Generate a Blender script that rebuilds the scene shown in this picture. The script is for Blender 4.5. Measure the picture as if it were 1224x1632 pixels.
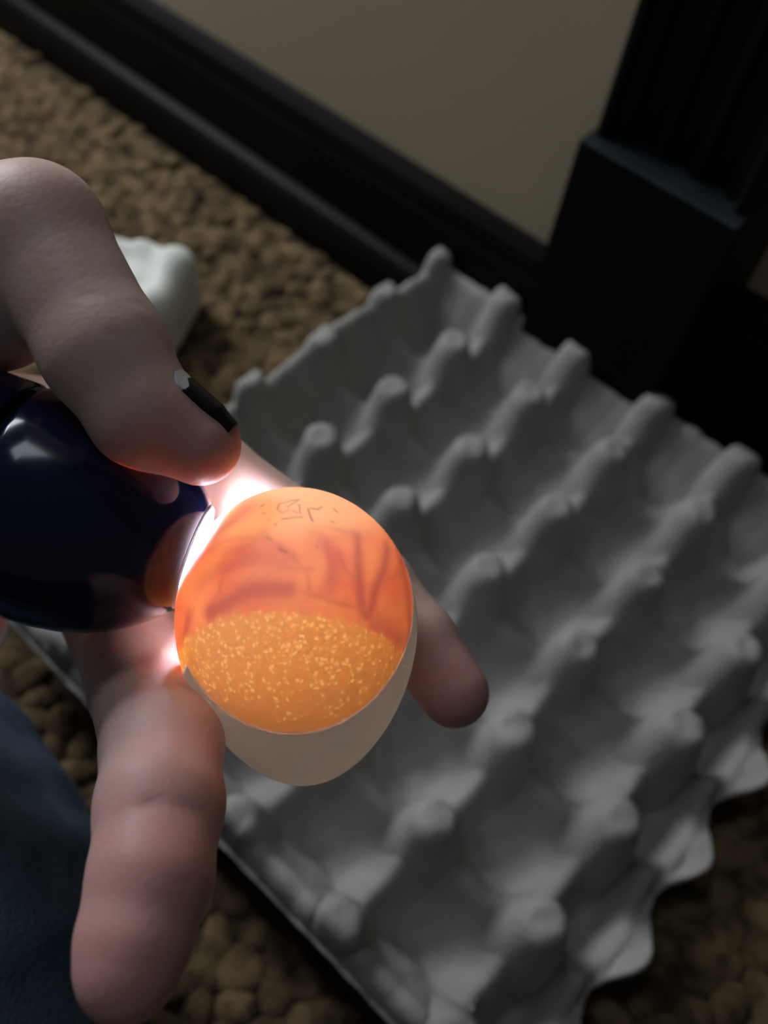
import bpy, math, random
import numpy as np
from mathutils import Vector, Matrix

scene = bpy.context.scene
for o in list(bpy.data.objects):
    bpy.data.objects.remove(o)

# ------------------------------------------------------------------ camera
F = 1400.0                                   # focal length in pixels of the 1224 x 1632 frame
CAM = np.array([0.21245, -0.32889, 0.36028])
RW = np.array([[0.738517, 0.666331, 0.102938],
               [0.594583, -0.571649, -0.565410],
               [-0.317906, 0.478770, -0.818361]])      # world -> camera axes (right, down, forward)
cd = bpy.data.cameras.new('camera')
cam = bpy.data.objects.new('camera', cd)
scene.collection.objects.link(cam)
rot = RW.T @ np.diag([1, -1, -1])
M4 = Matrix([[*rot[0], CAM[0]], [*rot[1], CAM[1]], [*rot[2], CAM[2]], [0, 0, 0, 1]])
cam.matrix_world = M4
cd.sensor_fit = 'VERTICAL'
cd.sensor_height = 36.0
cd.lens = F / 1632 * 36.0
cd.clip_start = 0.01
cd.dof.use_dof = True
cd.dof.focus_distance = 0.150
cd.dof.aperture_fstop = 12.5
scene.camera = cam

# ------------------------------------------------------------------ world, window light, exposure
world = bpy.data.worlds.new('world')
scene.world = world
world.use_nodes = True
bg = world.node_tree.nodes['Background']
bg.inputs[0].default_value = (0.80, 0.92, 1.0, 1)
bg.inputs[1].default_value = 0.048


def area_light(name, loc, target, sx, sy, energy, color):
    ld = bpy.data.lights.new(name, 'AREA')
    ld.shape = 'RECTANGLE'
    ld.size, ld.size_y = sx, sy
    ld.energy = energy
    ld.color = color
    ob = bpy.data.objects.new(name, ld)
    scene.collection.objects.link(ob)
    ob.location = loc
    d = Vector(target) - Vector(loc)
    ob.rotation_euler = d.to_track_quat('-Z', 'Y').to_euler()
    return ob


area_light('window_daylight', (-0.66, -0.04, 0.60), (-0.02, -0.12, 0.02), 0.42, 0.40, 7.2, (0.88, 0.94, 1.0))
area_light('skylight', (-0.36, -0.17, 1.50), (0.05, -0.25, 0.1), 0.40, 0.33, 1.8, (0.80, 0.91, 1.0))
scene.view_settings.view_transform = 'Standard'
scene.view_settings.look = 'None'
scene.view_settings.exposure = 0.0
scene.view_settings.gamma = 1.0
scene.view_settings.use_curve_mapping = False


# ------------------------------------------------------------------ helpers
def at(px, py, d):
    """pixel of the 1224 x 1632 frame and depth in metres -> point in the room"""
    return CAM + RW.T @ (np.array([(px - 612) / F, (py - 816) / F, 1.0]) * d)


def cmm(px, py, d):
    """pixel and depth in millimetres -> camera axes in millimetres"""
    return np.array([(px - 612) / F * d, (py - 816) / F * d, d], float)


def cam_to_world(v):
    return (v * 0.001) @ RW + CAM


def link(name, me, mat, parent=None):
    ob = bpy.data.objects.new(name, me)
    scene.collection.objects.link(ob)
    if mat is not None:
        me.materials.append(mat)
    if parent is not None:
        ob.parent = parent
    return ob


def tag(o, label=None, cat=None, group=None, kind=None):
    if label: o['label'] = label
    if cat: o['category'] = cat
    if group: o['group'] = group
    if kind: o['kind'] = kind
    return o


def empty(name, loc):
    o = bpy.data.objects.new(name, None)
    scene.collection.objects.link(o)
    o.location = loc
    return o


def mesh_from(name, V, Fs, smooth=True):
    me = bpy.data.meshes.new(name)
    V = np.asarray(V, np.float32)
    if isinstance(Fs, np.ndarray):
        n, k = Fs.shape
        me.vertices.add(len(V)); me.vertices.foreach_set('co', V.ravel())
        me.loops.add(n * k); me.loops.foreach_set('vertex_index', Fs.astype(np.int32).ravel())
        me.polygons.add(n)
        me.polygons.foreach_set('loop_start', np.arange(0, n * k, k, dtype=np.int32))
        me.update(calc_edges=True)
    else:
        me.from_pydata([tuple(map(float, v)) for v in V], [], Fs)
        me.update()
    if smooth:
        me.polygons.foreach_set('use_smooth', np.ones(len(me.polygons), bool))
    me.validate()
    return me


def box_mesh(name, x0, x1, y0, y1, z0, z1, bev=0.0):
    import bmesh
    bm = bmesh.new()
    bmesh.ops.create_cube(bm, size=1.0)
    for v in bm.verts:
        v.co = Vector(((x0 + x1) / 2 + v.co.x * (x1 - x0), (y0 + y1) / 2 + v.co.y * (y1 - y0), (z0 + z1) / 2 + v.co.z * (z1 - z0)))
    if bev:
        bmesh.ops.bevel(bm, geom=bm.edges[:], offset=bev, segments=2, affect='EDGES', profile=0.5)
    me = bpy.data.meshes.new(name)
    bm.to_mesh(me); bm.free()
    return me


def extrude_profile(name, prof, x0, x1, axis='x', smooth=False):
    """closed 2-D outline (y, z) run along x, or (x, y) run along z"""
    n = len(prof)
    V, Fs = [], []
    for t in (x0, x1):
        for a, b in prof:
            V.append((t, a, b) if axis == 'x' else (a, b, t))
    for i in range(n):
        j = (i + 1) % n
        Fs.append((i, j, n + j, n + i))
    Fs.append(tuple(range(n - 1, -1, -1)))
    Fs.append(tuple(range(n, 2 * n)))
    me = mesh_from(name, V, Fs, smooth)
    import bmesh
    bm = bmesh.new(); bm.from_mesh(me)
    bmesh.ops.recalc_face_normals(bm, faces=bm.faces[:])
    bm.to_mesh(me); bm.free()
    return me


def surface_net(fn, lo, hi, h):
    """zero surface of a distance field on a grid -> vertices, quads"""
    ax = [np.arange(lo[k], hi[k] + h, h, dtype=np.float32) for k in range(3)]
    X, Y, Z = np.meshgrid(*ax, indexing='ij', sparse=True)
    D = fn(X, Y, Z).astype(np.float32)
    n = np.array(D.shape)
    S = D < 0
    cs = n - 1
    cnt = np.zeros(cs, np.float32)
    acc = [np.zeros(cs, np.float32) for _ in range(3)]
    corners = [(i, j, k) for i in (0, 1) for j in (0, 1) for k in (0, 1)]
    sl = lambda c: tuple(slice(c[q], cs[q] + c[q]) for q in range(3))
    for a in corners:
        for q in range(3):
            if a[q] == 0:
                b = list(a); b[q] = 1; b = tuple(b)
                sa, sb = S[sl(a)], S[sl(b)]
                m = sa != sb
                da, db = D[sl(a)], D[sl(b)]
                t = np.where(m, da / np.where(m, da - db, 1), 0)
                cnt += m
                for r in range(3):
                    acc[r] += m * (a[r] + (t if r == q else 0))
    act = cnt > 0
    idx = -np.ones(cs, np.int64)
    w = np.argwhere(act)
    idx[act] = np.arange(len(w))
    V = np.stack([w[:, r] + acc[r][act] / cnt[act] for r in range(3)], 1) * h + np.array(lo)
    quads = []
    for q in range(3):
        r, s = (q + 1) % 3, (q + 2) % 3
        a = [slice(None)] * 3; b = [slice(None)] * 3
        a[q] = slice(0, n[q] - 1); b[q] = slice(1, n[q])
        cross = S[tuple(a)] != S[tuple(b)]
        e = np.argwhere(cross)
        ok = (e[:, r] > 0) & (e[:, s] > 0) & (e[:, r] < n[r] - 1) & (e[:, s] < n[s] - 1)
        e = e[ok]
        flip = S[tuple(e.T)]
        def cell(dr, ds):
            c = e.copy(); c[:, r] += dr; c[:, s] += ds
            return idx[tuple(c.T)]
        Q = np.stack([cell(-1, -1), cell(0, -1), cell(0, 0), cell(-1, 0)], 1)
        Q[~flip] = Q[~flip][:, ::-1]
        quads.append(Q)
    return V, np.concatenate(quads)


def cone_seg(X, Y, Z, a, b, ra, rb):
    ab = b - a
    L = float(ab @ ab)
    t = np.clip(((X - a[0]) * ab[0] + (Y - a[1]) * ab[1] + (Z - a[2]) * ab[2]) / L, 0, 1)
    dx, dy, dz = X - a[0] - t * ab[0], Y - a[1] - t * ab[1], Z - a[2] - t * ab[2]
    return np.sqrt(dx * dx + dy * dy + dz * dz) - (ra + (rb - ra) * t)


def smin(a, b, k):
    h = np.clip(0.5 + 0.5 * (b - a) / k, 0, 1)
    return b + (a - b) * h - k * h * (1 - h)


# ------------------------------------------------------------------ materials
def new_mat(name):
    m = bpy.data.materials.new(name)
    m.use_nodes = True
    nt = m.node_tree
    b = nt.nodes['Principled BSDF']
    return m, nt, b


def N(nt, typ, **kw):
    n = nt.nodes.new(typ)
    for k, v in kw.items():
        setattr(n, k, v)
    return n


def noise_mat(name, c1, c2, scale, rough=0.7, bump=0.3, dist=0.001, detail=6, bscale=None, lo=0.35, hi=0.65, spec=0.5):
    m, nt, b = new_mat(name)
    tc = N(nt, 'ShaderNodeTexCoord')
    nz = N(nt, 'ShaderNodeTexNoise'); nz.inputs['Scale'].default_value = scale; nz.inputs['Detail'].default_value = detail
    nt.links.new(tc.outputs['Object'], nz.inputs['Vector'])
    cr = N(nt, 'ShaderNodeValToRGB')
    cr.color_ramp.elements[0].position = lo; cr.color_ramp.elements[0].color = (*c1, 1)
    cr.color_ramp.elements[1].position = hi; cr.color_ramp.elements[1].color = (*c2, 1)
    nt.links.new(nz.outputs[0], cr.inputs[0])
    nt.links.new(cr.outputs[0], b.inputs['Base Color'])
    b.inputs['Roughness'].default_value = rough
    b.inputs['Specular IOR Level'].default_value = spec
    if bump:
        n2 = N(nt, 'ShaderNodeTexNoise'); n2.inputs['Scale'].default_value = bscale or scale * 3; n2.inputs['Detail'].default_value = 4
        nt.links.new(tc.outputs['Object'], n2.inputs['Vector'])
        bp = N(nt, 'ShaderNodeBump'); bp.inputs['Strength'].default_value = bump; bp.inputs['Distance'].default_value = dist
        nt.links.new(n2.outputs[0], bp.inputs['Height'])
        nt.links.new(bp.outputs[0], b.inputs['Normal'])
    return m, nt, b


MAT = {}
MAT['wall'] = noise_mat('wall_paint', (0.44, 0.355, 0.235), (0.48, 0.385, 0.255), 6, 0.8, 0.1, 0.001, bscale=300)[0]
MAT['trim'] = noise_mat('black_trim', (0.0025, 0.003, 0.0032), (0.0045, 0.005, 0.0052), 20, 0.48, 0.05, 0.001, spec=0.13)[0]
MAT['floor'] = noise_mat('carpet_backing', (0.04, 0.025, 0.012), (0.07, 0.045, 0.022), 60, 0.95, 0.3)[0]
MAT['carpet'] = noise_mat('jute_carpet', (0.075, 0.042, 0.016), (0.40, 0.26, 0.125), 95, 0.95, 1.0, 0.004, bscale=1100)[0]
MAT['pulp'] = noise_mat('paper_pulp', (0.335, 0.325, 0.30), (0.40, 0.39, 0.36), 45, 0.95, 0.35, 0.0012, bscale=420, spec=0.15)[0]
MAT['tissue'] = noise_mat('white_paper', (0.80, 0.80, 0.72), (0.86, 0.86, 0.80), 20, 0.9, 0.2, 0.001, bscale=250, spec=0.2)[0]
MAT['denim'] = noise_mat('blue_denim', (0.055, 0.085, 0.135), (0.115, 0.160, 0.225), 70, 0.95, 0.8, 0.001, bscale=900, lo=0.3, hi=0.75, spec=0.1)[0]

# navy gloss plastic
m, nt, b = new_mat('navy_plastic')
b.inputs['Base Color'].default_value = (0.004, 0.006, 0.030, 1)
b.inputs['Roughness'].default_value = 0.14
b.inputs['Specular IOR Level'].default_value = 0.45
MAT['navy'] = m
m, nt, b = new_mat('clear_bezel')
b.inputs['Base Color'].default_value = (0.25, 0.25, 0.3, 1)
b.inputs['Roughness'].default_value = 0.25
b.inputs['Transmission Weight'].default_value = 0.6
MAT['bezel'] = m
m, nt, b = new_mat('lamp_lens')
b.inputs['Base Color'].default_value = (0.9, 0.9, 0.9, 1)
b.inputs['Emission Color'].default_value = (0.78, 0.76, 1.0, 1)
b.inputs['Emission Strength'].default_value = 240.0
MAT['lens'] = m

# skin
m, nt, b = new_mat('skin')
tc = N(nt, 'ShaderNodeTexCoord')
nz = N(nt, 'ShaderNodeTexNoise'); nz.inputs['Scale'].default_value = 70; nz.inputs['Detail'].default_value = 5
nt.links.new(tc.outputs['Object'], nz.inputs['Vector'])
cr = N(nt, 'ShaderNodeValToRGB')
cr.color_ramp.elements[0].position = 0.3; cr.color_ramp.elements[0].color = (0.68, 0.44, 0.385, 1)
cr.color_ramp.elements[1].position = 0.7; cr.color_ramp.elements[1].color = (0.78, 0.56, 0.50, 1)
nt.links.new(nz.outputs[0], cr.inputs[0])
at_ = N(nt, 'ShaderNodeAttribute', attribute_name='pink')
mx = N(nt, 'ShaderNodeMix', data_type='RGBA')
nt.links.new(at_.outputs['Fac'], mx.inputs[0])
nt.links.new(cr.outputs[0], mx.inputs[6])
mx.inputs[7].default_value = (0.60, 0.27, 0.25, 1)
nt.links.new(mx.outputs[2], b.inputs['Base Color'])
b.inputs['Roughness'].default_value = 0.5
b.inputs['Specular IOR Level'].default_value = 0.35
b.inputs['Subsurface Weight'].default_value = 0.6
b.inputs['Subsurface Radius'].default_value = (1.0, 0.30, 0.16)
b.inputs['Subsurface Scale'].default_value = 0.0035
n2 = N(nt, 'ShaderNodeTexNoise'); n2.inputs['Scale'].default_value = 1500; n2.inputs['Detail'].default_value = 3
v2 = N(nt, 'ShaderNodeTexVoronoi'); v2.inputs['Scale'].default_value = 900
nt.links.new(tc.outputs['Object'], n2.inputs['Vector']); nt.links.new(tc.outputs['Object'], v2.inputs['Vector'])
ad = N(nt, 'ShaderNodeMath', operation='ADD')
nt.links.new(n2.outputs[0], ad.inputs[0]); nt.links.new(v2.outputs[0], ad.inputs[1])
bp = N(nt, 'ShaderNodeBump'); bp.inputs['Strength'].default_value = 0.14; bp.inputs['Distance'].default_value = 0.0003
nt.links.new(ad.outputs[0], bp.inputs['Height']); nt.links.new(bp.outputs[0], b.inputs['Normal'])
MAT['skin'] = m

# thumbnail: natural nail with worn black polish
m, nt, b = new_mat('chipped_black_polish')
atn = N(nt, 'ShaderNodeAttribute', attribute_name='polish')
mx = N(nt, 'ShaderNodeMix', data_type='RGBA')
nt.links.new(atn.outputs['Fac'], mx.inputs[0])
mx.inputs[6].default_value = (0.62, 0.55, 0.56, 1); mx.inputs[7].default_value = (0.010, 0.008, 0.012, 1)
nt.links.new(mx.outputs[2], b.inputs['Base Color'])
b.inputs['Roughness'].default_value = 0.3
b.inputs['Specular IOR Level'].default_value = 0.22
MAT['nail'] = m

# ------------------------------------------------------------------ the room
WX0, WX1 = -2.2, 2.2
fl = link('floor', box_mesh('floor', WX0, WX1, -1.6, 0.12, -0.05, 0.0), MAT['floor'])
tag(fl, 'brown carpet backing covering the floor', kind='structure')
w = link('wall_back', box_mesh('wall_back', WX0, 0.075, 0.017, 0.12, 0.0, 2.4), MAT['wall'])
tag(w, 'tan painted wall behind the egg tray', kind='structure')
w = link('wall_right', box_mesh('wall_right', 0.12, WX1, 0.070, 0.12, 0.0, 2.4), MAT['wall'])
tag(w, 'tan painted wall right of the black pilaster', kind='structure')


def base_profile(y):
    # y is the wall face; the board stands 13 mm proud, a rounded shoe moulding before it
    p = [(y, 0.0)]
    p += [(y - 0.020, 0.0)]
    for k in range(7):
        a = math.pi / 2 * k / 6
        p.append((y - 0.0105 - 0.0105 * math.cos(a), 0.012 + 0.018 * math.sin(a)))
    p += [(y - 0.0105, 0.062), (y - 0.0085, 0.066), (y - 0.0095, 0.069), (y - 0.008, 0.075), (y - 0.004, 0.080), (y, 0.081)]
    return p


o = link('baseboard_back', extrude_profile('baseboard_back', base_profile(0.017), WX0, 0.066), MAT['trim'])
tag(o, 'black moulded baseboard along the tan wall', kind='structure')
o = link('baseboard_right', extrude_profile('baseboard_right', base_profile(0.070), 0.135, WX1), MAT['trim'])
tag(o, 'black baseboard right of the fluted pilaster', kind='structure')

# fluted pilaster: plinth block, ledge and fluted shaft
pil = empty('trim_1', (0.10, 0.04, 0.0))
tag(pil, 'black fluted pilaster standing on a plain plinth block', kind='structure')


def pil_part(name, me):
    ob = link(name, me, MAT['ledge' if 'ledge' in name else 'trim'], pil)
    ob.matrix_parent_inverse = Matrix.Translation(-Vector(pil.location))
    return ob


pil_part('plinth_block', box_mesh('plinth_block', 0.060, 0.139, -0.003, 0.085, 0.0, 0.151, 0.0012))
MAT['ledge'] = noise_mat('ledge_painted_glint', (0.012, 0.017, 0.018), (0.02, 0.026, 0.027), 40, 0.4, 0.05, 0.001)[0]  # lighter grey-teal than the trim: the ledge's glint put into its colour
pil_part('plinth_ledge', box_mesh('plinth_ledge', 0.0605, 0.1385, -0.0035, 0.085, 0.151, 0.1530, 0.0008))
prof = [(0.0625, 0.085), (0.0625, 0.006), (0.0640, 0.004), (0.0665, 0.0035), (0.0680, 0.005), (0.0685, 0.0095), (0.071, 0.010)]
for c in (0.0815, 0.0995, 0.1175):
    for k in range(9):
        a = math.pi * k / 8
        prof.append((c - 0.0068 * math.cos(a), 0.010 + 0.0066 * math.sin(a)))
prof += [(0.128, 0.010), (0.1305, 0.0095), (0.131, 0.005), (0.1325, 0.0035), (0.135, 0.004), (0.1365, 0.006), (0.1365, 0.085)]
pil_part('fluted_shaft', extrude_profile('fluted_shaft', prof, 0.1535, 2.3, axis='z'))

# ------------------------------------------------------------------ carpet: nubby woven loops
rng = np.random.default_rng(4)
sv, sf = [], []
nu, nv = 9, 5
sv = []
for j in range(nv):
    ph = math.pi / 2 * j / nv
    for i in range(nu):
        th = 2 * math.pi * i / nu
        sv.append((math.cos(th) * math.cos(ph), math.sin(th) * math.cos(ph), math.sin(ph)))
sv.append((0, 0, 1))
sv = np.array(sv)
for j in range(nv - 1):
    for i in range(nu):
        i2 = (i + 1) % nu
        sf.append((j * nu + i, j * nu + i2, (j + 1) * nu + i2, (j + 1) * nu + i))
top = (nv - 1) * nu
sq = np.array(sf)
VV, QQ = [], []
cnt = 0
def under_leg(x, y):
    p = np.array([x, y])
    for a, b in (((-0.42, -0.385), (-0.02, -0.376)), ((-0.02, -0.376), (0.112, -0.388)), ((0.112, -0.388), (-0.06, -0.56))):
        a, b = np.array(a), np.array(b)
        t_ = min(1.0, max(0.0, float((p - a) @ (b - a) / ((b - a) @ (b - a)))))
        if np.linalg.norm(p - a - t_ * (b - a)) < 0.058:
            return True
    return False


pitch_x, pitch_y = 0.0142, 0.0112
row = 0
y = -0.012
while y > -0.54:
    x = -0.78 + (row % 2) * pitch_x / 2
    while x < 0.62:
        jx, jy = rng.normal(0, 0.0016, 2)
        if (-0.002 < x < 0.271 and y > -0.283) or under_leg(x, y):
            x += pitch_x
            continue
        a = rng.normal(0.3, 0.8)
        s = np.array([0.0100, 0.0082, 0.0054]) * rng.uniform(0.7, 1.2, 3)
        P = sv * s
        P = np.stack([P[:, 0] * math.cos(a) - P[:, 1] * math.sin(a), P[:, 0] * math.sin(a) + P[:, 1] * math.cos(a), P[:, 2]], 1)
        P += np.array([x + jx, min(y + jy, -0.009), -0.0008])
        VV.append(P)
        QQ.append(np.vstack([sq, [[top + i, top + (i + 1) % nu, len(sv) - 1, len(sv) - 1] for i in range(nu)]]) + cnt)
        cnt += len(sv)
        x += pitch_x
    y -= pitch_y
    row += 1
Vc = np.concatenate(VV); Qc = np.concatenate(QQ)
faces = [tuple(q) if q[2] != q[3] else tuple(q[:3]) for q in Qc.tolist()]
cp = link('carpet', mesh_from('carpet', Vc, faces), MAT['carpet'])
tag(cp, 'nubby brown woven carpet covering the floor', 'carpet', kind='stuff')

# ------------------------------------------------------------------ egg tray
PX, PY = 0.048, 0.04646


def sstep(a, b, t):
    t = np.clip((t - a) / (b - a), 0, 1)
    return t * t * (3 - 2 * t)


nx, ny = 250, 250
s = np.linspace(0, 1, nx)[:, None]
yy = np.linspace(0.0055, -0.2865, ny)[None, :]
bb = -yy / PY
edge = 0.2735 + 0.0062 * np.cos(2 * np.pi * (bb - 0.5)) + 0.0015 * np.sin(bb * 5.1)
xx = -0.0065 + s * (edge + 0.0065)
YY = np.broadcast_to(yy, xx.shape)
aa = xx / PX
aw = np.where(aa > 5, 5 + (aa - 5) / 0.60, aa)
BB = np.broadcast_to(bb, xx.shape)
# slight warp of the moulded grid
awp = aw + 0.03 * np.sin(BB * 2.3 + 1.0) * (aw < 5)
ci = np.clip(np.floor(awp), 0, 5); cj = np.clip(np.floor(BB), 0, 5)
fu = (awp - ci - 0.5) * 2; fv = (BB - cj - 0.5) * 2
u, v = np.abs(fu), np.abs(fv)
right = (ci == 5) & (fu > 0)
w_r = np.where(right, sstep(0.0, 0.8, fu), 0)
hx, hy = np.where(ci == 5, 14.4, 24.0), 23.2
rc = np.hypot(fu * hx * np.where(ci == 5, 1.55, 1.0), fv * hy)
nd_ = np.hypot((1 - u) * hx, (1 - v) * hy)                # distance from the nearest post
rb = np.sqrt(np.maximum(0, rc - 5.0) ** 2 + 9.0) - 3.0
cup = 3.2 + 0.505 * rb ** 1.37                            # round cups, sagging ridges where they meet
cup = np.where(right, np.minimum(cup, 54 - 36 * w_r), cup)
post = 54.0 - np.maximum(0, nd_ - 5.4) * 4.2 - 40 * w_r
def smax(a, b, k):
    return -smin(-a, -b, k)
H = smax(cup, post, 2.5)
rdu = np.where(((ci == 0) & (fu < 0)), (1 - u) * 24, 99.0)
rdv = np.where(((cj == 0) & (fv < 0)) | ((cj == 5) & (fv > 0)), (1 - v) * 23.2, 99.0)
rimh = 43.0 - np.minimum(rdu, rdv) * 2.4
rimr = np.where(right, 17.0 - (1 - u) * 14.4 * 1.9, -99.0)
H = smax(H, smax(rimh, rimr, 2.0), 2.0)
jit = rng.normal(0, 0.8, (7, 7))
cap = 52.8 + 0.9 * jit[np.clip(np.rint(awp), 0, 6).astype(int), np.clip(np.rint(BB), 0, 6).astype(int)]
H = np.where(H > cap, cap + 0.12 * np.tanh((H - cap) / 3), H)
# outer skirt / flange
out = np.maximum.reduce([np.maximum(0, -aw) * 48, np.maximum(0, -BB) * 46, np.maximum(0, BB - 6) * 46])
H = H - np.clip(out - 1.0, 0, 4) * 4.5
H = np.where(out > 3, np.maximum(H, 30), H)
ro = np.maximum(0, aw - 6) * 29
H = np.where(ro > 0, np.maximum(H - ro * 1.2, 13 + 0 * H), H)
# uneven pulp
ph = rng.uniform(0, 6.28, 8)
und = sum(0.22 * np.sin(xx * k1 + YY * k2 + p) for (k1, k2), p in zip([(150, 60), (-90, 170), (240, -130), (310, 220), (-420, 150), (520, 380), (80, -460), (610, -300)], ph))
H = H + und
Vt = np.stack([xx, YY, H * 0.001], -1).reshape(-1, 3)
I, J = np.meshgrid(np.arange(nx - 1), np.arange(ny - 1), indexing='ij')
Qt = np.stack([I * ny + J, I * ny + J + 1, (I + 1) * ny + J + 1, (I + 1) * ny + J], -1).reshape(-1, 4)[:, ::-1]
tray = link('egg_tray', mesh_from('egg_tray', Vt, np.ascontiguousarray(Qt)), MAT['pulp'])
sm = tray.modifiers.new('thickness', 'SOLIDIFY'); sm.thickness = 0.0022; sm.offset = -1
tag(tray, 'empty grey moulded pulp egg tray lying on the carpet against the black baseboard', 'egg tray')

# ------------------------------------------------------------------ folded white tissue
def tissue_sdf(X, Y, Z):
    a = 0.5
    x = X * math.cos(a) + Y * math.sin(a); y = -X * math.sin(a) + Y * math.cos(a)
    bx, by, bz = 36.0 - 0.14 * Z, 29.0 - 0.14 * Z, 20.0
    qx, qy, qz = np.abs(x) - bx + 9, np.abs(y) - by + 9, np.abs(Z - 20) - bz + 9
    d = np.sqrt(np.maximum(qx, 0) ** 2 + np.maximum(qy, 0) ** 2 + np.maximum(qz, 0) ** 2) + np.minimum(np.maximum(np.maximum(qx, qy), qz), 0) - 9
    d = d + 1.4 * np.sin(x * 0.16 + 1) * np.sin(y * 0.21) + 0.9 * np.sin(x * 0.33 + Z * 0.25)
    # raised lip round the top and a pinched corner
    dip = np.sqrt((x / 22) ** 2 + (y / 15) ** 2)
    d = d + 5.0 * np.exp(-dip ** 3) * np.clip((Z - 24) / 12, 0, 1)
    c = np.sqrt((x - 24) ** 2 + (y - 17) ** 2 + (Z - 33) ** 2) - 8
    return smin(d, c, 9)


Vq, Qq = surface_net(tissue_sdf, (-48, -48, -2), (48, 48, 50), 1.3)
Vq[:, 2] = np.maximum(Vq[:, 2], 0)
tis = link('folded_tissue', mesh_from('folded_tissue', Vq * 0.001, Qq), MAT['tissue'])
tis.location = (-0.113, -0.126, 0.004)
tag(tis, 'white folded paper tissue on the carpet, half hidden behind the thumb', 'tissue')

# ------------------------------------------------------------------ the flashlight
FD = 163.0
lens_c = cmm(311, 888, FD)
tilt = math.radians(-3)
axis = np.array([-0.944 * math.cos(tilt), -0.330 * math.cos(tilt), math.sin(tilt)])   # from the lens back to the tail
flash = empty('flashlight', Vector(cam_to_world(lens_c + axis * 60)))
tag(flash, 'glossy navy blue flashlight held under the thumb, shining into the egg', 'flashlight')
ex = np.cross(axis, [0, 0, 1.0]); ex /= np.linalg.norm(ex)
ey = np.cross(axis, ex)


def lathe_cam(name, prof, mat, parent, n=96, closed=False):
    V = []
    for (l, r) in prof:
        for i in range(n):
            th = 2 * math.pi * i / n
            V.append(lens_c + axis * l + (ex * math.cos(th) + ey * math.sin(th)) * r)
    V = cam_to_world(np.array(V)) - np.array(parent.location)
    Q = []
    k = len(prof)
    for j in range(k if closed else k - 1):
        j2 = (j + 1) % k
        for i in range(n):
            i2 = (i + 1) % n
            Q.append((j * n + i, j2 * n + i, j2 * n + i2, j * n + i2))
    me = mesh_from(name, V, Q)
    import bmesh
    bm = bmesh.new(); bm.from_mesh(me)
    bmesh.ops.remove_doubles(bm, verts=bm.verts[:], dist=1e-6)
    bmesh.ops.recalc_face_normals(bm, faces=bm.faces[:])
    bm.to_mesh(me); bm.free()
    me.polygons.foreach_set('use_smooth', np.ones(len(me.polygons), bool))
    return link(name, me, mat, parent)


head = [(1.2, 9.2), (0.5, 9.3), (0.2, 9.9), (0.5, 10.4), (1.6, 11.6), (4, 13.9), (7, 16.0), (10.5, 18.1), (14, 19.5), (18, 20.6), (23, 21.3), (29, 21.5), (33.2, 21.3), (34.2, 20.8), (34.6, 19.9), (34.6, 14.0)]
lathe_cam('lamp_head', head, MAT['navy'], flash)
lathe_cam('bezel_ring', [(1.2, 9.2), (0.0, 9.3), (-0.15, 9.8), (0.2, 10.2), (0.9, 10.4)], MAT['bezel'], flash)
lathe_cam('joint_ring', [(34.4, 14.0), (34.4, 19.0), (36.4, 19.0), (36.4, 14.0)], MAT['trim'], flash)
lathe_cam('barrel', [(36.2, 13.0), (36.2, 20.0), (36.9, 20.9), (44, 20.9), (60, 18.5), (110, 17.5), (112, 16.5), (112, 0.0)], MAT['navy'], flash)
lathe_cam('lens', [(0.3, 9.2), (-0.3, 8.4), (-0.8, 6.5), (-1.1, 3.5), (-1.2, 0.0)], MAT['lens'], flash)

# ------------------------------------------------------------------ the egg
EC = cmm(476, 1012, 161.5)
ta = math.radians(4.5)
ez = np.array([-math.sin(ta), -math.cos(ta), 0.0])        # towards the blunt end
exx = np.array([math.cos(ta), -math.sin(ta), 0.0])        # image right
eyy = np.cross(ez, exx)                                   # away from the camera
Bm = np.stack([exx, eyy, ez], 1)                          # local -> camera axes
Rl = RW.T @ Bm
egg_m = Matrix([[*Rl[0], 0], [*Rl[1], 0], [*Rl[2], 0], [0, 0, 0, 1]])
egg_m.translation = Vector(cam_to_world(EC))
EA, EB, EK = 21.9, 27.2, 0.11


def egg_r(z, a=EA, b=EB):
    q = np.clip(z / b, -1, 1)
    return a * np.sqrt(np.maximum(0, 1 - q * q)) * (1 + EK * q - 0.06 * q * q)


nz_, na_ = 220, 420
phs = np.linspace(0, math.pi, nz_)
zz = EB * np.cos(phs)
rr = egg_r(zz)
th = np.linspace(0, 2 * math.pi, na_, endpoint=False)
VE = np.stack([rr[:, None] * np.cos(th), rr[:, None] * np.sin(th), np.broadcast_to(zz[:, None], (nz_, na_))], -1).reshape(-1, 3)
I, J = np.meshgrid(np.arange(nz_ - 1), np.arange(na_), indexing='ij')
J2 = (J + 1) % na_
QE = np.stack([I * na_ + J, (I + 1) * na_ + J, (I + 1) * na_ + J2, I * na_ + J2], -1).reshape(-1, 4)
import bmesh
me = mesh_from('egg_shell', VE * 0.001, np.ascontiguousarray(QE))
bm = bmesh.new(); bm.from_mesh(me)
bmesh.ops.remove_doubles(bm, verts=bm.verts[:], dist=2e-6)
bmesh.ops.recalc_face_normals(bm, faces=bm.faces[:])
bm.to_mesh(me); bm.free()
me.polygons.foreach_set('use_smooth', np.ones(len(me.polygons), bool))
co = np.empty(len(me.vertices) * 3, np.float32); me.vertices.foreach_get('co', co)
co = co.reshape(-1, 3) * 1000


def px_local(px, py):
    """pixel -> the point of the shell's near side it shows, local mm"""
    d = np.array([(px - 612) / F, (py - 816) / F, 1.0])
    best, prev = None, 1e9
    for t_ in np.arange(130.0, 175.0, 0.1):
        q = Bm.T @ (d * t_ - EC)
        g = math.hypot(q[0], q[1]) - float(egg_r(q[2])) if abs(q[2]) < EB else 9.0
        if g < 0:
            return q
        if g < prev: best, prev = q, g
    return best


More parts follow.
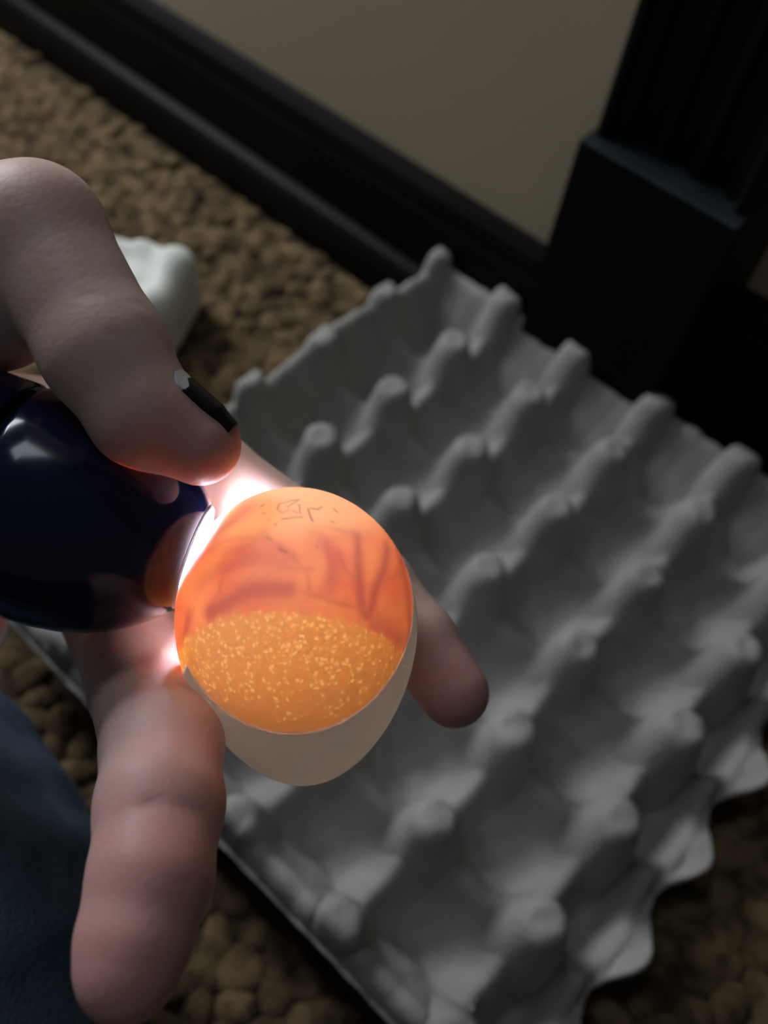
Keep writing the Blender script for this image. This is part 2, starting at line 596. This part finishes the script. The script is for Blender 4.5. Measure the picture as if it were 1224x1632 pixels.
def fit_plane(pix):
    """pixels of a boundary on the shell -> a, b, c of z = a + b x + c y"""
    Q = np.array([px_local(*p) for p in pix])
    A = np.stack([np.ones(len(Q)), Q[:, 0], Q[:, 1]], 1)
    return np.linalg.lstsq(A, Q[:, 2], rcond=None)[0]


def stroke_field(strokes, width):
    f = np.zeros(len(co), np.float32)
    front = 1.0
    P = co
    for st, wd, amp in strokes:
        pts = [px_local(*p) for p in st]
        if len(pts) == 1:
            pts = [pts[0], pts[0] + np.array([0.05, 0, 0])]
        for a, b in zip(pts[:-1], pts[1:]):
            ab = b - a
            tt = np.clip(((P - a) @ ab) / (ab @ ab), 0, 1)
            d = np.linalg.norm(P - a - tt[:, None] * ab, axis=1)
            f = np.maximum(f, front * amp * np.exp(-(d / (width * wd)) ** 2))
    return f


veins = [([(335, 975), (362, 962), (384, 946), (412, 938), (460, 940)], 1.6, 0.9),
         ([(318, 935), (350, 905), (400, 895), (450, 898)], 1.5, 0.45),
         ([(568, 855), (571, 900), (574, 940), (580, 975)], 1.2, 0.8),
         ([(617, 870), (612, 905), (598, 940), (586, 980)], 1.3, 0.85),
         ([(586, 975), (610, 1000), (640, 1020)], 1.8, 0.5),
         ([(345, 850), (372, 830), (392, 812)], 2.2, 0.7),
         ([(440, 868), (458, 880), (470, 892)], 0.8, 0.6),
         ([(500, 850), (520, 865), (530, 900), (524, 940)], 1.4, 0.35),
         ([(420, 850), (400, 870), (360, 880)], 1.2, 0.35),
         ([(300, 985), (296, 1010), (300, 1040), (312, 1065)], 1.6, 0.8),
         ([(640, 900), (652, 960), (652, 1020), (640, 1070)], 1.5, 0.6),
         ([(360, 962), (350, 940), (356, 915), (375, 898)], 0.45, 0.6), ([(412, 938), (430, 915), (462, 905), (498, 908)], 0.5, 0.5),
         ([(460, 940), (500, 948), (540, 962), (580, 972)], 0.5, 0.5), ([(574, 930), (548, 905), (540, 880)], 0.45, 0.55),
         ([(598, 940), (622, 925), (640, 905)], 0.45, 0.55), ([(586, 980), (602, 990), (622, 990)], 0.5, 0.5),
         ([(330, 880), (360, 862), (398, 858), (430, 866)], 0.5, 0.45), ([(470, 892), (490, 915), (492, 940)], 0.4, 0.45),
         ([(570, 870), (556, 850), (530, 842)], 0.45, 0.45), ([(384, 946), (392, 925), (412, 910)], 0.4, 0.5)]
marks = [([(442, 812), (445, 803), (458, 800), (468, 797), (475, 797)], 1, 0.7), ([(458, 808), (470, 801), (476, 796)], 1, 0.7),
         ([(477, 805), (478, 818)], 1, 0.6), ([(450, 828), (466, 825), (481, 824)], 1, 0.7), ([(491, 811), (494, 822), (498, 831)], 1, 0.75),
         ([(495, 810), (506, 812), (513, 808)], 1, 0.75), ([(443, 813), (450, 818), (460, 813)], 1, 0.5), ([(466, 814), (474, 818)], 1, 0.5),
         ([(532, 811), (538, 817)], 1.1, 0.6), ([(530, 832)], 1.5, 0.55), ([(416, 807), (420, 805)], 1.3, 0.6), ([(420, 818)], 1.4, 0.45),
         ([(439, 836)], 1.5, 0.5), ([(428, 828)], 1.2, 0.4), ([(426, 857), (432, 860)], 1.8, 0.45), ([(446, 875), (455, 880)], 1.4, 0.4), ([(505, 872)], 1.3, 0.35)]
at1 = me.attributes.new('vein', 'FLOAT', 'POINT'); at1.data.foreach_set('value', stroke_field(veins, 0.95))
at2 = me.attributes.new('mark', 'FLOAT', 'POINT'); at2.data.foreach_set('value', stroke_field(marks, 0.23))
P1 = fit_plane([(297, 1062), (340, 1117), (400, 1152), (475, 1166), (560, 1150), (615, 1102), (648, 1022), (657, 950)])
P2 = fit_plane([(305, 1006), (350, 988), (400, 981), (475, 978), (540, 985), (590, 1001), (630, 1030), (645, 1052)])
hz2 = co[:, 2] - (P2[0] + P2[1] * co[:, 0] + P2[2] * co[:, 1]) + 0.35 * np.sin(co[:, 0] * 1.9) + 0.25 * np.sin(co[:, 0] * 4.3 + 1)
air = 1 / (1 + np.exp(np.clip(hz2 / 0.16, -40, 40))) * (co[:, 1] < 0)
low = 1 / (1 + np.exp(np.clip((co[:, 2] - (P1[0] + P1[1] * co[:, 0] + P1[2] * co[:, 1])) / 0.35, -40, 40)))
low = low * (-co[:, 0] + co[:, 2] < 16)
at4 = me.attributes.new('low', 'FLOAT', 'POINT'); at4.data.foreach_set('value', low.astype(np.float32))
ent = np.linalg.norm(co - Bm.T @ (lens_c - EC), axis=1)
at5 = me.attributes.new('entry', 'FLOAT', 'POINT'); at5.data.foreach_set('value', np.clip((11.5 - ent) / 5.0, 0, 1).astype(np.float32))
at3 = me.attributes.new('air', 'FLOAT', 'POINT'); at3.data.foreach_set('value', air.astype(np.float32))

m = bpy.data.materials.new('egg_shell'); m.use_nodes = True
nt = m.node_tree
for n in list(nt.nodes): nt.nodes.remove(n)
L = nt.links.new
out_n = N(nt, 'ShaderNodeOutputMaterial')
tc = N(nt, 'ShaderNodeTexCoord')
A_v = N(nt, 'ShaderNodeAttribute', attribute_name='vein')
A_m = N(nt, 'ShaderNodeAttribute', attribute_name='mark')
A_a = N(nt, 'ShaderNodeAttribute', attribute_name='air')


def mixc(fac, c1, c2):
    n = N(nt, 'ShaderNodeMix', data_type='RGBA')
    for i, c in ((0, fac), (6, c1), (7, c2)):
        if hasattr(c, 'is_output'): L(c, n.inputs[i])
        else: n.inputs[i].default_value = c
    return n.outputs[2]


def ramp(src, a, b):
    n = N(nt, 'ShaderNodeMapRange'); n.inputs[1].default_value = a; n.inputs[2].default_value = b
    L(src, n.inputs[0]); return n.outputs[0]


def mul(a, b):
    n = N(nt, 'ShaderNodeMath', operation='MULTIPLY')
    for i, c in ((0, a), (1, b)):
        if hasattr(c, 'is_output'): L(c, n.inputs[i])
        else: n.inputs[i].default_value = c
    return n.outputs[0]


nzb = N(nt, 'ShaderNodeTexNoise'); nzb.inputs['Scale'].default_value = 110; nzb.inputs['Detail'].default_value = 4; nzb.inputs['Distortion'].default_value = 0.6
L(tc.outputs['Object'], nzb.inputs['Vector'])
body = mixc(ramp(nzb.outputs[0], 0.35, 0.68), (0.62, 0.075, 0.012, 1), (0.80, 0.20, 0.035, 1))
sep = N(nt, 'ShaderNodeSeparateXYZ'); L(tc.outputs['Object'], sep.inputs[0])
capf = ramp(sep.outputs[2], 0.0165, 0.0205)
body = mixc(capf, body, (0.84, 0.31, 0.075, 1))
body = mixc(mul(A_v.outputs['Fac'], 0.85), body, (0.34, 0.028, 0.018, 1))
# air cell with pale pores
vor = N(nt, 'ShaderNodeTexVoronoi'); vor.inputs['Scale'].default_value = 1050; vor.inputs['Randomness'].default_value = 1.0
nwp = N(nt, 'ShaderNodeTexNoise'); nwp.inputs['Scale'].default_value = 900
L(tc.outputs['Object'], nwp.inputs['Vector'])
wv = N(nt, 'ShaderNodeVectorMath', operation='MULTIPLY_ADD'); L(nwp.outputs[1], wv.inputs[0]); wv.inputs[1].default_value = (0.0012,) * 3; L(tc.outputs['Object'], wv.inputs[2])
L(wv.outputs[0], vor.inputs['Vector'])
sepc = N(nt, 'ShaderNodeSeparateColor'); L(vor.outputs['Color'], sepc.inputs[0])
zf = ramp(sep.outputs[2], -0.016, 0.004)
thr = N(nt, 'ShaderNodeMath', operation='LESS_THAN'); L(sepc.outputs[0], thr.inputs[0]); L(mul(zf, 0.95), thr.inputs[1])
sp = mul(ramp(vor.outputs['Distance'], 0.50, 0.12), thr.outputs[0])
airc = mixc(sp, (0.68, 0.22, 0.020, 1), (1.0, 0.50, 0.10, 1))
trans = mixc(A_a.outputs['Fac'], body, airc)
A_l = N(nt, 'ShaderNodeAttribute', attribute_name='low')
trans = mixc(A_l.outputs['Fac'], trans, (0.82, 0.76, 0.62, 1))
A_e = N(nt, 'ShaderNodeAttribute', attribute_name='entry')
trans = mixc(A_e.outputs['Fac'], trans, (1.0, 0.72, 0.42, 1))  # shell tint paled round the lens so whiter light fills the egg
trans = mixc(mul(A_m.outputs['Fac'], 0.8), trans, (0.16, 0.07, 0.06, 1))
inv = N(nt, 'ShaderNodeMath', operation='SUBTRACT'); inv.inputs[0].default_value = 1.0; L(A_l.outputs['Fac'], inv.inputs[1])
spz = mul(mul(sp, A_a.outputs['Fac']), inv.outputs[0])
shellc = mixc(spz, (0.66, 0.60, 0.51, 1), (0.80, 0.74, 0.62, 1))
shellc = mixc(mul(A_v.outputs['Fac'], 0.5), shellc, (0.50, 0.42, 0.36, 1))
shellc = mixc(mul(A_m.outputs['Fac'], 0.9), shellc, (0.12, 0.09, 0.08, 1))
dif = N(nt, 'ShaderNodeBsdfPrincipled'); L(shellc, dif.inputs['Base Color'])
dif.inputs['Roughness'].default_value = 0.55; dif.inputs['Specular IOR Level'].default_value = 0.3
tr = N(nt, 'ShaderNodeBsdfTranslucent'); L(trans, tr.inputs['Color'])
ms = N(nt, 'ShaderNodeMixShader'); ms.inputs[0].default_value = 0.097
L(dif.outputs[0], ms.inputs[1]); L(tr.outputs[0], ms.inputs[2])
L(ms.outputs[0], out_n.inputs[0])
MAT['shell'] = m

egg = empty('egg', egg_m.translation)
egg.matrix_world = egg_m
tag(egg, 'white hen egg glowing orange, held against the flashlight between fingers', 'egg')
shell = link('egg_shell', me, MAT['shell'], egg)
shell['label'] = 'translucent shell with red veins and a speckled air cell'

# divider added inside to dim the glow in the lower and rear shell
m, nt2, b2 = new_mat('egg_light_divider')
b2.inputs['Base Color'].default_value = (0.85, 0.80, 0.70, 1)
b2.inputs['Roughness'].default_value = 0.9
o2 = nt2.nodes['Material Output']
t2 = N(nt2, 'ShaderNodeBsdfTranslucent'); t2.inputs['Color'].default_value = (0.90, 0.86, 0.76, 1)
x2 = N(nt2, 'ShaderNodeMixShader'); x2.inputs[0].default_value = 0.13
nt2.links.new(b2.outputs[0], x2.inputs[1]); nt2.links.new(t2.outputs[0], x2.inputs[2]); nt2.links.new(x2.outputs[0], o2.inputs[0])
MAT['divider'] = m
bm = bmesh.new()
bmesh.ops.create_uvsphere(bm, u_segments=96, v_segments=64, radius=1.0)
for vtx in bm.verts:
    q = vtx.co.z
    r = float(egg_r(np.array(q * EB))) - 0.12
    l = math.hypot(vtx.co.x, vtx.co.y)
    if l > 1e-6:
        vtx.co.x *= max(r, 0) / l; vtx.co.y *= max(r, 0) / l
    vtx.co.z = q * (EB - 0.12)
    vtx.co *= 0.001
for pc, pn in ((Vector((0, 0, P1[0] * 0.001)), Vector((-P1[1], -P1[2], 1.0))), (Vector((-0.016, 0, 0)), Vector((-1, 0, 1.0)))):
    bmesh.ops.bisect_plane(bm, geom=bm.verts[:] + bm.edges[:] + bm.faces[:], plane_co=pc, plane_no=pn, clear_outer=True)
    bnd = [e for e in bm.edges if e.is_boundary]
    bmesh.ops.holes_fill(bm, edges=bnd)
# keep only the two dividing faces
big = sorted(bm.faces, key=lambda f: -f.calc_area())[:2]
bmesh.ops.delete(bm, geom=[f for f in bm.faces if f not in big], context='FACES')
me2 = bpy.data.meshes.new('light_divider'); bm.to_mesh(me2); bm.free()
divider = link('light_divider', me2, MAT['divider'], egg)
divider['label'] = 'added inner divider holding the glow back from the pale lower part'

# ------------------------------------------------------------------ the person: left hand and a denim leg
person = empty('person', (0.03, -0.39, 0.0))
tag(person, 'person in blue denim with chipped black nail polish, hand holding flashlight and egg', 'person')


def chain(X, Y, Z, pts, k=2.5):
    d = None
    for (a, b) in zip(pts[:-1], pts[1:]):
        s_ = cone_seg(X, Y, Z, cmm(*a[:3]), cmm(*b[:3]), a[3], b[3])
        d = s_ if d is None else smin(d, s_, k)
    return d


THUMB = [(-230, 240, 185, 16), (-60, 385, 160, 13.5), (58, 372, 153, 11.6), (168, 560, 149, 10.3), (230, 660, 149, 8.9), (318, 708, 150, 7.1)]
INDEX = [(-330, 600, 214, 12), (-120, 640, 206, 10.0), (120, 672, 200, 9.0), (345, 755, 190, 8.5), (470, 842, 187, 7.9), (600, 935, 184, 7.9), (665, 1020, 180, 7.8), (724, 1104, 176, 7.0)]
MIDDLE = [(-330, 800, 216, 12), (-60, 890, 212, 10.8), (150, 930, 204, 11.2), (200, 1015, 195, 11.4), (230, 1098, 175, 10.6), (259, 1190, 147, 9.9), (255, 1285, 135, 9.6), (240, 1400, 126, 8.7), (213, 1500, 121, 7.7), (202, 1546, 119, 6.9)]
RING = [(-330, 930, 214, 12), (-190, 965, 205, 10.5), (-62, 996, 190, 9.0), (-70, 1000, 172, 8.2)]
PALM = [(-330, 560, 216, 15), (-340, 980, 216, 14)]
WEB = [(-230, 240, 190, 17), (-330, 560, 214, 16)]
WEB2 = [(-18, 466, 161, 14.5), (-260, 520, 195, 20)]


ARM0 = np.array([-156.0, -18.0, 216.0])                     # wrist, and the forearm's way towards the body
ARMD = np.array([-0.74, 0.21, -0.64])


def hand_sdf(X, Y, Z):
    d = chain(X, Y, Z, PALM)
    d = smin(d, chain(X, Y, Z, [(-380, 600, 216, 18), (-380, 920, 216, 16)]), 6)
    d = smin(d, cone_seg(X, Y, Z, ARM0, ARM0 + ARMD * 22, 20, 20), 12)
    d = smin(d, chain(X, Y, Z, WEB), 8)
    d = smin(d, chain(X, Y, Z, INDEX, 2.0), 3)
    d = smin(d, chain(X, Y, Z, MIDDLE, 2.0), 3)
    d = smin(d, chain(X, Y, Z, RING, 2.0), 3)
    th_ = smin(chain(X, Y, Z, THUMB, 3.0), chain(X, Y, Z, WEB2), 6)
    d = smin(d, th_, 4)
    # flexion creases of the lower finger and the thumb
    for (p, q, dep, wd) in CREASES:
        c = cone_seg(X, Y, Z, cmm(*p), cmm(*q), 0, 0)
        d = d + dep * np.exp(-(c / wd) ** 2)
    return d


CREASES = [((165, 1312, 128), (262, 1272, 124.5), 0.55, 1.0), ((262, 1272, 124.5), (345, 1300, 128), 0.55, 1.0),
           ((265, 1105, 160), (330, 1098, 162), 0.5, 0.9),
           ((85, 512, 141.5), (128, 486, 140.5), 0.3, 0.8), ((130, 470, 139.5), (190, 464, 140.5), 0.45, 0.5), ((190, 464, 140.5), (238, 490, 145), 0.45, 0.5), ((150, 520, 139), (200, 540, 140), 0.3, 0.6)]
Vh, Qh = surface_net(hand_sdf, (-196, -75, 105), (25, 78, 246), 0.8)
cam_mm = Vh.copy()
hm = mesh_from('hand', cam_to_world(Vh) - np.array(person.location), Qh)
# pinker fingertips
pk = np.zeros(len(cam_mm), np.float32)
for (p, r) in (((202, 1546, 116), 24), ((240, 1380, 122), 20), ((318, 708, 148), 13), ((724, 1104, 174), 16)):
    c = cmm(*p)
    pk = np.maximum(pk, np.exp(-(np.linalg.norm(cam_mm - c, axis=1) / r) ** 2))
ap = hm.attributes.new('pink', 'FLOAT', 'POINT'); ap.data.foreach_set('value', (pk * 0.8).astype(np.float32))
hand = link('hand', hm, MAT['skin'], person)
hand['label'] = 'left hand with the thumb over the flashlight and fingers round the egg'

# thumbnail: curved plate on the back of the distal phalanx
a0, a1 = cmm(222, 648, 149), cmm(326, 716, 150)
ad_ = (a1 - a0) / np.linalg.norm(a1 - a0)
nd = np.array([0.62, -0.76, 0.12]); nd -= ad_ * (nd @ ad_); nd /= np.linalg.norm(nd)
sd = np.cross(ad_, nd)
if sd[2] > 0: sd = -sd                                    # sd points to the camera
Ln = np.linalg.norm(a1 - a0)
nl, nw = 80, 70
VN, pol = [], []
for layer in (0, 1):
    for i in range(nl):
        s_ = i / (nl - 1)
        for j in range(nw):
            w_ = j / (nw - 1) * 2 - 1
            lim = 0.98 * math.sqrt(max(0.0, 1 - max(0, (0.22 - s_) / 0.22) ** 2 * 0.75))
            th_ = (w_ * 0.5 * lim * 112 - 6) * math.pi / 180
            tt = 0.16 + s_ * 1.02
            c = a0 + ad_ * Ln * tt
            rad = (8.75 + (6.95 - 8.75) * min(tt, 1.0)) + (0.95 if layer == 0 else -0.9) - 0.9 * max(0, tt - 0.9) ** 1.0 * 4
            VN.append(c + (nd * math.cos(th_) + sd * math.sin(th_)) * rad)
            edge_line = 1.2
            if s_ < 0.24 + 0.05 * math.sin(w_ * 9): edge_line = 0.22 + 0.8 * s_
            pol.append(1.0 if w_ < edge_line else 0.0)
QN = []
for i in range(nl - 1):
    for j in range(nw - 1):
        q = (i * nw + j, i * nw + j + 1, (i + 1) * nw + j + 1, (i + 1) * nw + j)
        QN.append(q); QN.append(tuple(nl * nw + k for k in q[::-1]))
border = [(0, j) for j in range(nw)] + [(i, nw - 1) for i in range(1, nl)] + [(nl - 1, j) for j in range(nw - 2, -1, -1)] + [(i, 0) for i in range(nl - 2, 0, -1)]
bi = [i * nw + j for i, j in border]
for a, b in zip(bi, bi[1:] + bi[:1]):
    QN.append((a, b, nl * nw + b, nl * nw + a))
nm = mesh_from('thumbnail', cam_to_world(np.array(VN)) - np.array(person.location), QN)
bm = bmesh.new(); bm.from_mesh(nm); bmesh.ops.recalc_face_normals(bm, faces=bm.faces[:]); bm.to_mesh(nm); bm.free()
nm.polygons.foreach_set('use_smooth', np.ones(len(nm.polygons), bool))
apn = nm.attributes.new('polish', 'FLOAT', 'POINT'); apn.data.foreach_set('value', np.array(pol, np.float32))
nail = link('thumbnail', nm, MAT['nail'], hand)
nail['label'] = 'thumbnail with chipped black polish'

# denim leg
LEG = [np.array(p, float) for p in ((-420, -385, 78), (-20, -376, 77), (112, -388, 76))]


def leg_sdf(X, Y, Z):
    d = cone_seg(X, Y, Z, LEG[0], LEG[1], 82, 76)
    d = smin(d, cone_seg(X, Y, Z, LEG[1], LEG[2], 76, 75), 10)
    d = smin(d, cone_seg(X, Y, Z, LEG[2], np.array([-60., -560., 76.]), 74, 70), 10)
    d = d + 1.6 * np.sin(X * 0.09 + 0.06 * Y) * np.sin(Z * 0.05 + 1) + 0.8 * np.sin(X * 0.21 - Y * 0.12 + 2)
    return d


Vl, Ql = surface_net(leg_sdf, (-505, -650, -10), (200, -300, 170), 5.0)
Vl[:, 2] = np.maximum(Vl[:, 2], 2.5)
leg = link('trouser_leg', mesh_from('trouser_leg', Vl * 0.001 - np.array(person.location), Ql), MAT['denim'], person)
leg['label'] = 'blue denim trouser leg'


# sleeve from the wrist towards the body, beyond the left edge of the picture
def sleeve_sdf(X, Y, Z):
    a, b = ARM0 + ARMD * 14, ARM0 + ARMD * 330
    outer = cone_seg(X, Y, Z, a, b, 28, 44)
    cut_ = (X - a[0]) * ARMD[0] + (Y - a[1]) * ARMD[1] + (Z - a[2]) * ARMD[2]
    outer = np.maximum(outer, -cut_)
    inner = cone_seg(X, Y, Z, a - ARMD * 10, a + ARMD * 40, 25, 25)
    d = np.maximum(outer, -inner)
    return d + 0.8 * np.sin(cut_ * 0.16 + Y * 0.05)


Vs, Qs = surface_net(sleeve_sdf, (-470, -90, -60), (-125, 110, 265), 3.0)
sl = link('sleeve', mesh_from('sleeve', cam_to_world(Vs) - np.array(person.location), Qs), MAT['denim'], person)
